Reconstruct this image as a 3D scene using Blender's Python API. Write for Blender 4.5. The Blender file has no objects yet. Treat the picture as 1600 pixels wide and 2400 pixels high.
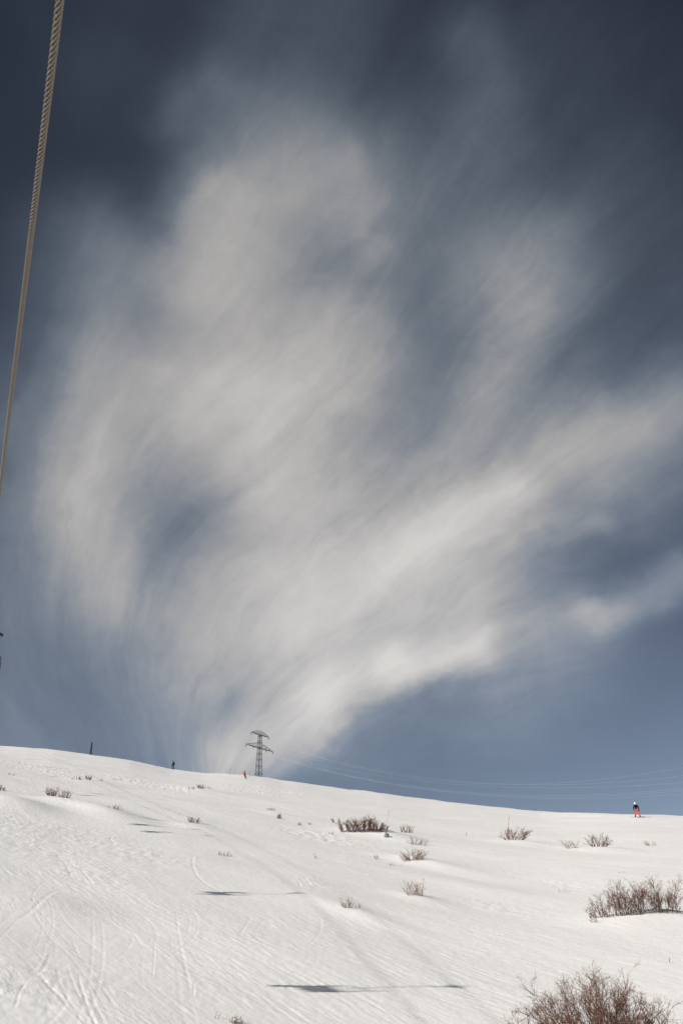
import bpy, math, random
import numpy as np
from mathutils import Vector, Matrix

random.seed(11)
RNG = np.random.default_rng(11)
scene = bpy.context.scene
COL = scene.collection

# ------------------------------------------------------------------ camera
SUN_EL, SUN_AZ = 30.0, -118.0             # degrees; azimuth from +Y (the view), negative to the left
cam_data = bpy.data.cameras.new('camera')
cam_data.sensor_fit = 'VERTICAL'
cam_data.sensor_height = 36.0
cam_data.lens = 36.0*2333.0/2400.0
cam_data.clip_start, cam_data.clip_end = .05, 20000
cam = bpy.data.objects.new('camera', cam_data)
COL.objects.link(cam)
cam.location = (0, 0, 6.0)
cam.rotation_euler = (math.radians(90 + 27.0), 0, 0)
scene.camera = cam
scene.view_settings.view_transform = 'Standard'
scene.view_settings.look = 'None'
scene.view_settings.gamma = 1.0
scene.view_settings.exposure = 0.0
scene.view_settings.use_curve_mapping = False
scene.cycles.max_bounces = 5
scene.cycles.diffuse_bounces = 3
scene.cycles.use_denoising = True

#NUM-BEGIN
F_PX, PITCH, W_PX, H_PX = 2333.0, math.radians(27.0), 1600.0, 2400.0
CAM_Z, DROP = 6.0, 5.6                     # camera height, and height of the camera over the slope's cone apex
CP, SP = math.cos(PITCH), math.sin(PITCH)

def ray(px, py):
    """unit world direction of a photograph pixel"""
    x = (np.asarray(px, float) - W_PX/2)/F_PX; y = (H_PX/2 - np.asarray(py, float))/F_PX
    d = np.stack([x, CP - y*SP, y*CP + SP], -1)
    return d/np.linalg.norm(d, axis=-1, keepdims=True)

def to_px(p):
    p = np.asarray(p, float) - np.array([0, 0, CAM_Z])
    dep = p[..., 1]*CP + p[..., 2]*SP; up = -p[..., 1]*SP + p[..., 2]*CP
    return W_PX/2 + F_PX*p[..., 0]/dep, H_PX/2 - F_PX*up/dep

SKYLINE = [(0,1749),(60,1752),(130,1757),(213,1769),(265,1776),(306,1782),(345,1791),(400,1802),(446,1808),(480,1811.5),(530,1814),
           (575,1817),(620,1822),(660,1829),(700,1833.5),(750,1841),(800,1848),(850,1854),(900,1859.5),(950,1867),(1000,1874),(1060,1880),
           (1130,1888),(1200,1895.5),(1264,1902),(1300,1904),(1400,1906.5),(1500,1909.5),(1600,1912.5)]
_d = ray([p[0] for p in SKYLINE], [p[1] for p in SKYLINE])
_az = np.degrees(np.arctan2(_d[:, 0], _d[:, 1])); _T = _d[:, 2]/np.hypot(_d[:, 0], _d[:, 1])
AZ_T = np.concatenate([[-180, -130, -90, -60, -38], _az, [36, 60, 90, 130, 180]])
VAL_T = np.concatenate([[-.20, -.08, .13, .255, .272], _T, [.155, .10, -.02, -.16, -.20]])
AZ_R = [-180, -60, -20, -12, -8, -4, 0, 5, 10, 16, 21, 60, 180]
VAL_R = [300, 320, 295, 235, 222, 225, 218, 195, 165, 134, 130, 150, 300]
_g = np.arange(-180, 180.001, .1)
def _smooth(v, n):
    k = np.hanning(n); k /= k.sum()
    return np.convolve(np.pad(v, n, mode='wrap'), k, 'same')[n:-n]
G_R = _smooth(np.interp(_g, AZ_R, VAL_R), 61)
G_T = np.interp(_g, AZ_T, VAL_T)
_inside = (_g > -19.5) & (_g < 19.5)
G_T = np.where(_inside, _smooth(G_T, 7), _smooth(G_T, 41))
CREST_K, CREST_D = .0022, 18.0
def _crest(r, rc):
    """how far the ground falls below the straight slope: a rounded crest, a gentler shoulder, and a long fall far behind"""
    d = np.maximum(r - rc, 0.0)
    g = np.where(d < CREST_D, CREST_K*d*d, CREST_K*CREST_D*(2*d - CREST_D))
    e = np.maximum(r - rc - 380.0, 0.0)
    return g + np.where(e < 350, .0006*e*e, .0006*350*(2*e - 350))
_rr = np.linspace(60, 700, 3000)
G_S = G_T + np.array([np.min((DROP + _crest(_rr, rc))/_rr) for rc in G_R])
G_S = _smooth(G_S, 5)
G_SM = _smooth(_smooth(G_S, 151), 151)     # the slope without the small bumps of its skyline

def noise2(x, y, seed=0):
    """gradient noise, about -1..1"""
    xi = np.floor(x).astype(np.int64); yi = np.floor(y).astype(np.int64)
    xf = x - xi; yf = y - yi
    def grad(ix, iy, fx, fy):
        h = (ix*374761393 + iy*668265263 + seed*362437) & 0xffffffff
        h = ((h ^ (h >> 13))*1274126177) & 0xffffffff
        a = ((h ^ (h >> 16)) & 1023)*(2*math.pi/1024)
        return np.cos(a)*fx + np.sin(a)*fy
    u = xf*xf*xf*(xf*(xf*6 - 15) + 10); v = yf*yf*yf*(yf*(yf*6 - 15) + 10)
    n0 = grad(xi, yi, xf, yf)*(1 - u) + grad(xi + 1, yi, xf - 1, yf)*u
    n1 = grad(xi, yi + 1, xf, yf - 1)*(1 - u) + grad(xi + 1, yi + 1, xf - 1, yf - 1)*u
    return (n0*(1 - v) + n1*v)*1.5

SU = np.array([-.47, .883]); SV = np.array([.883, .47])     # wind direction on the snow (along, across)
def base_z(x, y):
    """the smooth slope"""
    az = np.degrees(np.arctan2(x, y)); r = np.hypot(x, y)
    s = np.interp(az, _g, G_S); rc = np.interp(az, _g, G_R)
    w = np.clip(r/4, 0, 1); k = np.clip((r/rc - .45)/.55, 0, 1); k = k*k*(3 - 2*k)
    s = np.interp(az, _g, G_SM)*(1 - k) + s*k
    z = CAM_Z - DROP + s*r*w - _crest(r, rc)
    q = np.clip((rc - r)/90, 0, 1)*np.clip(r/30, 0, 1)
    a = x*SU[0] + y*SU[1]; b = x*SV[0] + y*SV[1]
    z = z + q*(.12*noise2(a/30, b/13, 3) + .05*noise2(a/14 + 5, b/5.5, 4))
    q2 = np.exp(-((r - rc - 5)/22)**2)
    z = z + q2*(.16*noise2(x/9, y/9, 41) + .09*noise2(x/3.3, y/3.3, 42))
    return z

def hit(px, py, f=base_z, far=330.0):
    """the point of the snow that a pixel shows"""
    d = ray(px, py)
    t = np.geomspace(14, far, 6000)
    p = np.array([0, 0, CAM_Z]) + t[:, None]*d
    below = p[:, 2] < f(p[:, 0], p[:, 1])
    i = int(np.argmax(below)) if below.any() else int(np.argmin(p[:, 2] - f(p[:, 0], p[:, 1])))
    x, y = p[i, 0], p[i, 1]
    return np.array([x, y, float(f(np.array([x]), np.array([y]))[0])])
#NUM-END
# ------------------------------------------------------------------ sky
class Nodes:
    """short-hand for building node trees"""
    def __init__(self, tree):
        self.t = tree; self.n = tree.nodes; self.l = tree.links
    def put(self, sock, v):
        if isinstance(v, bpy.types.NodeSocket): self.l.new(v, sock)
        else: sock.default_value = v
    def math(self, op, a, b=0.0, c=0.0, clamp=False):
        n = self.n.new('ShaderNodeMath'); n.operation = op; n.use_clamp = clamp
        for s, v in zip(n.inputs, (a, b, c)): self.put(s, v)
        return n.outputs[0]
    def vec(self, op, a, b=None, scale=None):
        n = self.n.new('ShaderNodeVectorMath'); n.operation = op
        self.put(n.inputs[0], a)
        if b is not None: self.put(n.inputs[1], b)
        if scale is not None: self.put(n.inputs['Scale'], scale)
        return n.outputs['Value'] if op in ('DOT_PRODUCT', 'LENGTH', 'DISTANCE') else n.outputs[0]
    def noise(self, v, scale, detail=4.0, rough=.5, distort=0.0, out='Fac'):
        n = self.n.new('ShaderNodeTexNoise')
        self.put(n.inputs['Vector'], v)
        n.inputs['Scale'].default_value = scale; n.inputs['Detail'].default_value = detail
        n.inputs['Roughness'].default_value = rough; n.inputs['Distortion'].default_value = distort
        return n.outputs[out]
    def ramp(self, v, a, b, lo=0.0, hi=1.0):
        n = self.n.new('ShaderNodeMapRange'); n.interpolation_type = 'SMOOTHSTEP'
        for s, x in zip(n.inputs, (v, a, b, lo, hi)): self.put(s, x)
        return n.outputs[0]
    def mix(self, f, a, b):
        n = self.n.new('ShaderNodeMix'); n.data_type = 'RGBA'
        self.put(n.inputs[0], f); self.put(n.inputs[6], a); self.put(n.inputs[7], b)
        return n.outputs[2]

world = bpy.data.worlds.new('World')
scene.world = world
world.use_nodes = True
world.cycles.sampling_method = 'MANUAL'
world.cycles.sample_map_resolution = 512
W = Nodes(world.node_tree)
W.n.clear()
sky = W.n.new('ShaderNodeTexSky')
sky.sky_type = 'NISHITA'
sky.sun_disc = False
sky.sun_elevation = math.radians(SUN_EL)
sky.sun_rotation = math.radians(SUN_AZ)
sky.altitude = 900.0
sky.air_density = 1.0; sky.dust_density = .4; sky.ozone_density = 2.0
SKY_GAIN, SKY_GAMMA, SKY_SAT = .100, 2.0, .44
hs = W.n.new('ShaderNodeHueSaturation')
hs.inputs['Saturation'].default_value = SKY_SAT
W.l.new(sky.outputs[0], hs.inputs['Color'])
gm = W.n.new('ShaderNodeGamma'); gm.inputs[1].default_value = SKY_GAMMA
W.l.new(hs.outputs[0], gm.inputs[0])
clear = W.vec('MINIMUM', W.vec('SCALE', gm.outputs[0], scale=SKY_GAIN), (7.0, 7.0, 7.0))

tc = W.n.new('ShaderNodeTexCoord')
D0 = W.vec('NORMALIZE', tc.outputs['Generated'])
# a little warping of the direction makes the edges of the cirrus wander
wn = W.noise(D0, 9.0, 4.0, .6, out='Color')
wv = W.vec('SUBTRACT', wn, (.5, .5, .5))
D1 = W.vec('ADD', D0, W.vec('SCALE', wv, scale=.055))

# sweeps of cirrus: (thickness, chain of (x, y, half width)); x, y name a direction of the sky as a pixel of the 1600 x 2400 photograph
SWEEPS = [
  (0.37, [(520, 480, 90), (460, 640, 110)]),
  (0.03, [(590, 820, 130), (560, 1000, 140)]),
  (0.227, [(600, 960, 80), (630, 1150, 80)]),
  (0.115, [(830, 390, 50), (890, 570, 60)]),
  (0.3, [(240, 860, 100), (180, 1150, 90), (260, 1370, 100)]),
  (0.033, [(1330, 560, 90), (1210, 730, 60)]),
  (0.226, [(1210, 740, 60), (1140, 900, 80)]),
  (0.149, [(1640, 950, 70), (1361, 1053, 75), (1200, 1140, 70)]),
  (0.638, [(1200, 1140, 65), (1045, 1260, 60), (900, 1330, 80)]),
  (0.219, [(1400, 1215, 35), (1200, 1265, 45)]),
  (0.277, [(1610, 1330, 50), (1500, 1400, 45), (1380, 1455, 40)]),
  (0.132, [(1380, 1450, 50), (1157, 1500, 60)]),
  (1.123, [(1110, 1515, 45), (930, 1560, 50)]),
  (0.956, [(930, 1560, 50), (760, 1635, 62)]),
  (0.86, [(760, 1635, 62), (560, 1770, 70)]),
  (0.055, [(420, 280, 60), (520, 200, 90)]),
  (0.094, [(1106, 120, 80), (1150, 320, 110)]),
  (-0.104, [(730, 580, 80), (720, 640, 90)]),
  (-0.017, [(490, 1190, 70), (415, 1300, 75)]),
  (-0.13, [(850, 1640, 40), (1100, 1630, 45)]),
  (-0.055, [(130, 650, 90), (80, 850, 90)]),
  (0.023, [(900, 1090, 260)]),
  (0.2, [(960, 1380, 165)]),
  (0.117, [(330, 1660, 260)]),
  (0.073, [(1200, 1620, 165)]),
  (0.289, [(720, 420, 165)]),
  (0.159, [(120, 1260, 165)]),
  (0.478, [(480, 1500, 165)]),
  (0.182, [(840, 1620, 165)]),
  (0.704, [(720, 900, 165)]),
  (0.559, [(1080, 1260, 165)]),
  (0.119, [(1440, 1140, 165)]),
  (0.78, [(720, 1380, 165)]),
  (0.365, [(1320, 1020, 165)]),
  (0.569, [(720, 1140, 165)]),
  (0.629, [(720, 1500, 165)]),
  (0.088, [(710, -50, 260)]),
  (0.19, [(240, 1380, 165)]),
  (0.123, [(0, 1740, 165)]),
  (0.457, [(1080, 1500, 165)]),
  (0.213, [(1320, 1500, 165)]),
  (0.229, [(1560, 1020, 165)]),
  (0.447, [(1200, 660, 165)]),
  (0.279, [(840, 780, 165)]),
  (0.492, [(480, 900, 165)]),
  (0.277, [(600, 660, 165)]),
  (0.237, [(240, 660, 165)]),
  (0.05, [(1280, 140, 260)]),
  (0.371, [(240, 1140, 165)]),
  (0.146, [(480, 1740, 165)]),
  (0.443, [(480, 1020, 165)]),
  (0.106, [(600, 300, 165)]),
  (0.145, [(960, 420, 165)]),
  (0.296, [(1080, 1020, 165)]),
  (0.054, [(1440, 420, 165)]),
  (0.15, [(120, 900, 165)]),
  (0.319, [(960, 1260, 165)]),
  (0.029, [(240, 180, 165)]),
  (0.151, [(600, 540, 165)]),
  (0.079, [(0, 1500, 165)]),
  (0.093, [(600, 1260, 165)]),
  (0.143, [(840, 540, 165)]),
  (0.068, [(1660, 710, 260)]),
]
def half_angle(p):
    x, y = (p[0] - 800)/F_PX, (p[1] - 1200)/F_PX
    return p[2]/F_PX/(1 + x*x + y*y)**.75
def sweep(pts):
    """minus the squared distance of a sky direction from a soft capsule chain, in half widths"""
    if len(pts) == 1:
        q = W.vec('SUBTRACT', D1, tuple(ray(*pts[0][:2])))
        return W.math('MULTIPLY', W.vec('DOT_PRODUCT', q, q), -1/half_angle(pts[0])**2)
    best = None
    for a, b in zip(pts, pts[1:]):
        A = ray(*a[:2]); B = ray(*b[:2]); AB = B - A
        wa, wb = half_angle(a), half_angle(b)
        rel = W.vec('SUBTRACT', D1, tuple(A))
        t = W.math('MULTIPLY', W.vec('DOT_PRODUCT', rel, tuple(AB/(AB@AB))), 1.0, clamp=True)
        q = W.vec('SUBTRACT', rel, W.vec('SCALE', tuple(AB), scale=t))
        e = W.math('DIVIDE', W.vec('LENGTH', q), W.math('MULTIPLY_ADD', t, wb - wa, wa))
        best = e if best is None else W.math('MINIMUM', best, e)
    return W.math('MULTIPLY', W.math('MULTIPLY', best, best), -1.0)
dens = None
for amp, pts in SWEEPS:
    g = W.math('EXPONENT', sweep(pts))
    dens = W.math('MULTIPLY', g, amp) if dens is None else W.math('MULTIPLY_ADD', g, amp, dens)
# fibres drawn out by the wind high up, over the whole sky
vc = np.array([0, CP, SP]); rt = np.array([1.0, 0, 0]); up = np.array([0, -SP, CP])
# the streaks fan out of the skyline by the pylon and bend to the right as they rise, most on the left
piv = ray(560, 2020); ex = rt; ey = np.cross(ex, piv); ey = -ey if ey[2] < 0 else ey
D2 = W.vec('ADD', D0, W.vec('SCALE', wv, scale=.05))
X = W.vec('DOT_PRODUCT', D2, tuple(ex)); Y = W.vec('DOT_PRODUCT', D2, tuple(ey))
X = W.math('SUBTRACT', X, float(piv @ ex)); Y = W.math('SUBTRACT', Y, float(piv @ ey))
lr = W.math('LOGARITHM', W.math('SQRT', W.math('ADD', W.math('ADD', W.math('MULTIPLY', X, X), W.math('MULTIPLY', Y, Y)), .012)), math.e)
th = W.math('SUBTRACT', W.math('ARCTAN2', X, Y), W.math('MULTIPLY', lr, W.ramp(X, -.26, .16, .85, .36)))
def fan(a, b, z, detail, rough, distort=0.0):
    n = W.n.new('ShaderNodeCombineXYZ')
    W.l.new(W.math('MULTIPLY', th, a), n.inputs[0]); W.l.new(W.math('MULTIPLY', lr, b), n.inputs[1]); n.inputs[2].default_value = z
    return W.noise(n.outputs[0], 1.0, detail, rough, distort)
fib = fan(9.0, 2.2, .3, 6.0, .55, .4)
fine = fan(30.0, 5.0, 4.7, 5.0, .6, .6)
puff = W.noise(D0, 22.0, 5.0, .62, .8)
veil = W.ramp(W.noise(D0, 2.3, 4.0, .5), .56, .9, 0.0, .08)       # a thin veil goes on all round the sky
dens = W.math('ADD', W.math('MAXIMUM', dens, 0.0), veil)
tex = W.math('ADD', W.math('ADD', W.math('MULTIPLY_ADD', fib, 2.2, -1.1), W.math('MULTIPLY_ADD', fine, .9, -.45)), W.math('MULTIPLY_ADD', puff, .9, -.45))
dens = W.math('MULTIPLY', dens, W.math('MAXIMUM', W.math('MULTIPLY_ADD', tex, .50, 1.0), .1))
alpha = W.math('SUBTRACT', 1.0, W.math('EXPONENT', W.math('MULTIPLY', dens, -1.0)))
# thin ice cloud is bluish, thick cloud warm white
cloud = W.mix(W.ramp(alpha, .0, .55), (5.3, 6.6, 8.2, 1), (7.45, 7.2, 6.95, 1))
skycol = W.mix(alpha, clear, cloud)
bg = W.n.new('ShaderNodeBackground')
bg.inputs['Strength'].default_value = .1
W.l.new(skycol, bg.inputs['Color'])
wo = W.n.new('ShaderNodeOutputWorld')
W.l.new(bg.outputs[0], wo.inputs['Surface'])

# ------------------------------------------------------------------ sun
sun_data = bpy.data.lights.new('sun', 'SUN')
sun_data.energy = 5.0
sun_data.angle = math.radians(.9)
sun_data.color = (1.0, .95, .88)
sun = bpy.data.objects.new('sun', sun_data)
COL.objects.link(sun)
_e, _a = math.radians(SUN_EL), math.radians(SUN_AZ)
SUN_DIR = np.array([math.sin(_a)*math.cos(_e), math.cos(_a)*math.cos(_e), math.sin(_e)])
sun.rotation_euler = Vector(-SUN_DIR).to_track_quat('-Z', 'Y').to_euler()
sun.location = (-40, -20, 60)

# ------------------------------------------------------------------ materials
def material(name, col, rough=.6, metallic=0.0, vary=.25, scale=8.0, spec=.4, bump=0.0):
    m = bpy.data.materials.new(name); m.use_nodes = True
    N = Nodes(m.node_tree); b = m.node_tree.nodes['Principled BSDF']
    b.inputs['Roughness'].default_value = rough; b.inputs['Metallic'].default_value = metallic
    b.inputs['Specular IOR Level'].default_value = spec
    t = N.n.new('ShaderNodeTexCoord')
    nz = N.noise(t.outputs['Object'], scale, 4.0, .6)
    lo = tuple(c*(1 - vary) for c in col) + (1,); hi = tuple(min(1, c*(1 + vary)) for c in col) + (1,)
    N.l.new(N.mix(N.ramp(nz, .3, .7), lo, hi), b.inputs['Base Color'])
    if bump:
        bn = N.n.new('ShaderNodeBump'); bn.inputs['Strength'].default_value = bump; bn.inputs['Distance'].default_value = .01
        N.l.new(nz, bn.inputs['Height']); N.l.new(bn.outputs[0], b.inputs['Normal'])
    return m

def snow_material():
    m = bpy.data.materials.new('snow'); m.use_nodes = True
    N = Nodes(m.node_tree); b = m.node_tree.nodes['Principled BSDF']
    g = N.n.new('ShaderNodeNewGeometry'); P = g.outputs['Position']
    def wind(sa, sb):
        c = N.n.new('ShaderNodeCombineXYZ')
        N.l.new(N.vec('DOT_PRODUCT', P, (SU[0]*sa, SU[1]*sa, 0)), c.inputs[0])
        N.l.new(N.vec('DOT_PRODUCT', P, (SV[0]*sb, SV[1]*sb, 0)), c.inputs[1])
        return c.outputs[0]
    big = N.noise(P, .12, 3.0, .5)
    tone = N.noise(wind(.25, 1.2), 1.0, 5.0, .6)
    f = N.math('ADD', N.math('MULTIPLY', big, .5), N.math('MULTIPLY', tone, .5))
    N.l.new(N.mix(N.ramp(f, .35, .65), (.835, .82, .80, 1), (.89, .878, .862, 1)), b.inputs['Base Color'])
    b.inputs['Roughness'].default_value = .55
    b.inputs['Specular IOR Level'].default_value = .35
    grain = N.noise(P, 16.0, 5.0, .7)
    crust = N.noise(wind(1.1, 7.0), 1.0, 5.0, .65)
    patch = N.ramp(N.noise(P, .22, 3.0, .55), .42, .66)
    h = N.math('ADD', N.math('MULTIPLY', grain, .010), N.math('MULTIPLY', N.math('MULTIPLY', crust, patch), .030))
    bn = N.n.new('ShaderNodeBump'); bn.inputs['Strength'].default_value = .8; bn.inputs['Distance'].default_value = 1.0
    N.l.new(h, bn.inputs['Height']); N.l.new(bn.outputs[0], b.inputs['Normal'])
    return m

M_SNOW = snow_material()
M_ROPE = material('weathered_steel_wire', (.175, .15, .125), .5, .25, .4, 260.0, bump=.2)
M_GROOVE = material('groove_shade_rope_core', (.02, .016, .013), .6, 0, .3, 60.0)  # near-black core colour paints deeper shade into the grooves between strands
M_STEEL = material('dark_galvanised_steel', (.055, .055, .06), .55, .5, .3, 2.0)
M_ARM = material('red_brown_painted_steel', (.13, .05, .045), .6, .2, .3, 2.0)
M_INSUL = material('brown_glazed_porcelain', (.06, .045, .04), .25, 0, .2, 4.0)
M_WIRE = material('bright_aluminium_conductor', (.5, .5, .5), .5, .0, .1, 1.0)
M_CHAIR = material('black_painted_chair_steel', (.025, .026, .03), .45, .2, .3, 6.0)
M_PAD = material('dark_slatted_seat', (.05, .045, .04), .7, 0, .3, 6.0)
M_BARK = material('dark_willow_bark', (.085, .048, .034), .75, 0, .4, 9.0)
M_TWIG = material('reddish_twig_bark', (.17, .08, .05), .7, 0, .45, 7.0)
M_TWIGP = material('pale_frosted_twig_bark', (.27, .17, .135), .7, 0, .4, 7.0)
M_ORANGE = material('faded_orange_bamboo', (.62, .27, .17), .6, 0, .25, 5.0)
M_RED = material('red_marker_paint', (.60, .13, .10), .6, 0, .25, 5.0)
M_GREYPOLE = material('grey_weathered_stick', (.16, .15, .15), .7, 0, .3, 5.0)
M_HOLLOW = material('hollow_shade_grey', (.20, .20, .205), .85, 0, .35, 6.0, bump=.8)  # grey that stands for the shade of a snow hollow
M_SKIN = material('skin', (.55, .36, .28), .5, 0, .05)
M_BLACK = material('black_jacket_cloth', (.005, .005, .006), .9, 0, .3, 12.0, spec=.15)
M_CORAL = material('coral_trouser_cloth', (.55, .085, .075), .8, 0, .15, 12.0)
M_WHITE = material('white_helmet_shell', (.82, .82, .80), .3, 0, .03)
M_REDJ = material('red_jacket_cloth', (.58, .055, .04), .75, 0, .2, 12.0)
M_NAVY = material('dark_trouser_cloth', (.018, .022, .03), .8, 0, .3, 12.0)
M_GREYJ = material('grey_green_jacket_cloth', (.06, .075, .08), .8, 0, .3, 12.0)
M_PACK = material('black_pack_cloth', (.008, .010, .010), .8, 0, .3, 12.0)
M_BOARD = material('dark_board_laminate', (.05, .05, .055), .4, 0, .3, 6.0)

# ------------------------------------------------------------------ object helpers
def tag(o, label=None, cat=None, group=None, kind=None):
    if label: o['label'] = label
    if cat: o['category'] = cat
    if group: o['group'] = group
    if kind: o['kind'] = kind
    return o

def empty(name, loc, rz=0.0):
    o = bpy.data.objects.new(name, None); COL.objects.link(o)
    o.location = tuple(float(v) for v in loc); o.rotation_euler = (0, 0, rz); o.empty_display_size = .3
    return o

class MB:
    """collects shapes, then links them as one mesh object"""
    def __init__(self): self.v = []; self.f = []; self.n = 0
    def add(self, v, f):
        self.v.append(np.asarray(v, float)); self.f += [tuple(i + self.n for i in q) for q in f]; self.n += len(v)
    def tube(self, path, radius, sides=8, caps=True, flat=1.0):
        path = np.asarray(path, float); n = len(path)
        rad = np.broadcast_to(np.asarray(radius, float), (n,))
        tan = np.gradient(path, axis=0); tan /= np.linalg.norm(tan, axis=1, keepdims=True) + 1e-12
        ref = np.array([0, 0, 1.0]) if abs(tan[0, 2]) < .9 else np.array([1.0, 0, 0])
        vs = []; a = np.arange(sides)*2*math.pi/sides
        for i in range(n):
            s = np.cross(tan[i], ref); s /= np.linalg.norm(s) + 1e-12
            u = np.cross(s, tan[i]); ref = u if i else u
            vs.append(path[i] + rad[i]*(np.cos(a)[:, None]*s + flat*np.sin(a)[:, None]*u))
        f = [(i*sides + k, i*sides + (k + 1) % sides, (i + 1)*sides + (k + 1) % sides, (i + 1)*sides + k)
             for i in range(n - 1) for k in range(sides)]
        if caps: f += [tuple(range(sides))[::-1], tuple((n - 1)*sides + k for k in range(sides))]
        self.add(np.concatenate(vs), f); return self
    def bar(self, p, q, r, sides=4): return self.tube([p, q], r, sides)
    def box(self, c, size, rot=None, bev=0.0):
        h = np.asarray(size, float)/2
        if bev:
            pts = []; fs = []
            for sz in (-1, 1):
                for dz, ins in (((h[2] - bev)*sz, 0), (h[2]*sz, bev)):
                    pts.append(((h[0] - ins), (h[1] - ins), dz))
            order = [pts[1], pts[0], pts[2], pts[3]]
            v = []
            for hx, hy, z in order:
                b2 = min(bev, hx*.9, hy*.9)
                v += [(-hx + b2, -hy, z), (hx - b2, -hy, z), (hx, -hy + b2, z), (hx, hy - b2, z),
                      (hx - b2, hy, z), (-hx + b2, hy, z), (-hx, hy - b2, z), (-hx, -hy + b2, z)]
            fs = [(i*8 + k, i*8 + (k + 1) % 8, i*8 + 8 + (k + 1) % 8, i*8 + 8 + k) for i in range(3) for k in range(8)]
            fs += [tuple(range(8))[::-1], tuple(range(24, 32))]
            v = np.array(v)
        else:
            v = np.array([(x, y, z) for z in (-h[2], h[2]) for x, y in ((-h[0], -h[1]), (h[0], -h[1]), (h[0], h[1]), (-h[0], h[1]))])
            fs = [(3, 2, 1, 0), (4, 5, 6, 7), (0, 1, 5, 4), (1, 2, 6, 5), (2, 3, 7, 6), (3, 0, 4, 7)]
        if rot is not None: v = v @ np.asarray(rot).T
        self.add(v + np.asarray(c, float), fs); return self
    def blob(self, c, rad, seg=10, rings=7, jitter=0.0, rng=None):
        v = [(0, 0, -1)]
        for i in range(1, rings):
            t = -math.pi/2 + math.pi*i/rings
            v += [(math.cos(t)*math.cos(2*math.pi*k/seg), math.cos(t)*math.sin(2*math.pi*k/seg), math.sin(t)) for k in range(seg)]
        v.append((0, 0, 1)); v = np.array(v)
        if jitter: v = v*(1 + jitter*rng.standard_normal((len(v), 1)))
        f = [(0, 1 + (k + 1) % seg, 1 + k) for k in range(seg)]
        for i in range(rings - 2):
            o = 1 + i*seg
            f += [(o + k, o + (k + 1) % seg, o + seg + (k + 1) % seg, o + seg + k) for k in range(seg)]
        o = 1 + (rings - 2)*seg
        f += [(o + k, o + (k + 1) % seg, len(v) - 1) for k in range(seg)]
        self.add(v*np.asarray(rad, float) + np.asarray(c, float), f); return self
    def build(self, name, mat, parent=None, smooth=True):
        me = bpy.data.meshes.new(name)
        me.from_pydata(np.concatenate(self.v).tolist(), [], self.f)
        me.materials.append(mat)
        if smooth: me.polygons.foreach_set('use_smooth', [True]*len(me.polygons))
        o = bpy.data.objects.new(name, me); COL.objects.link(o)
        if parent is not None: o.parent = parent
        return o

def copy_tree(o, parent=None):
    c = o.copy(); COL.objects.link(c); c.parent = parent
    for ch in list(o.children): copy_tree(ch, c)
    return c

# ------------------------------------------------------------------ the snow slope
# drifts: (pixel x, pixel y, half length along the wind, half width, height)
DRIFTS = [(25, 1885, 5.0, 2.6, .55), (205, 1895, 6.0, 2.2, .32), (130, 1880, 3.0, 2.2, .25), (260, 1912, 6.5, 2.0, .22),
          (860, 1955, 3.0, 2.6, .38), (905, 1962, 4.0, 2.0, .30), (1490, 2158, 2.0, 1.9, .26), (1560, 2150, 2.5, 1.2, .18),
          (985, 2024, 3.5, 1.2, .20), (1215, 1975, 3.0, 1.8, .22), (1400, 1992, 3.0, 2.0, .22), (975, 2105, 2.0, .8, .12),
          (835, 2140, 3.2, .8, .12), (1050, 2035, 6, 2.0, .16), (470, 1853, 4, 3.0, .22), (210, 1832, 4, 3.0, .22),
          (455, 1938, 3, 1.2, .14), (100, 2125, 3.0, 1.6, .12), (640, 1905, 4, 1.5, .12), (1090, 2075, 5, 1.8, .12)]
_DR = [(hit(px, py), a, b, h) for px, py, a, b, h in DRIFTS]
def ground_z(x, y):
    z = base_z(x, y)
    for c, a, b, h in _DR:
        dx = x - c[0]; dy = y - c[1]
        u = (dx*SU[0] + dy*SU[1])/a; v = (dx*SV[0] + dy*SV[1])/b
        z = z + h*np.exp(-(u*u + v*v))
    return z
def place(px, py, far=330.0): return hit(px, py, ground_z, far)

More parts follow.
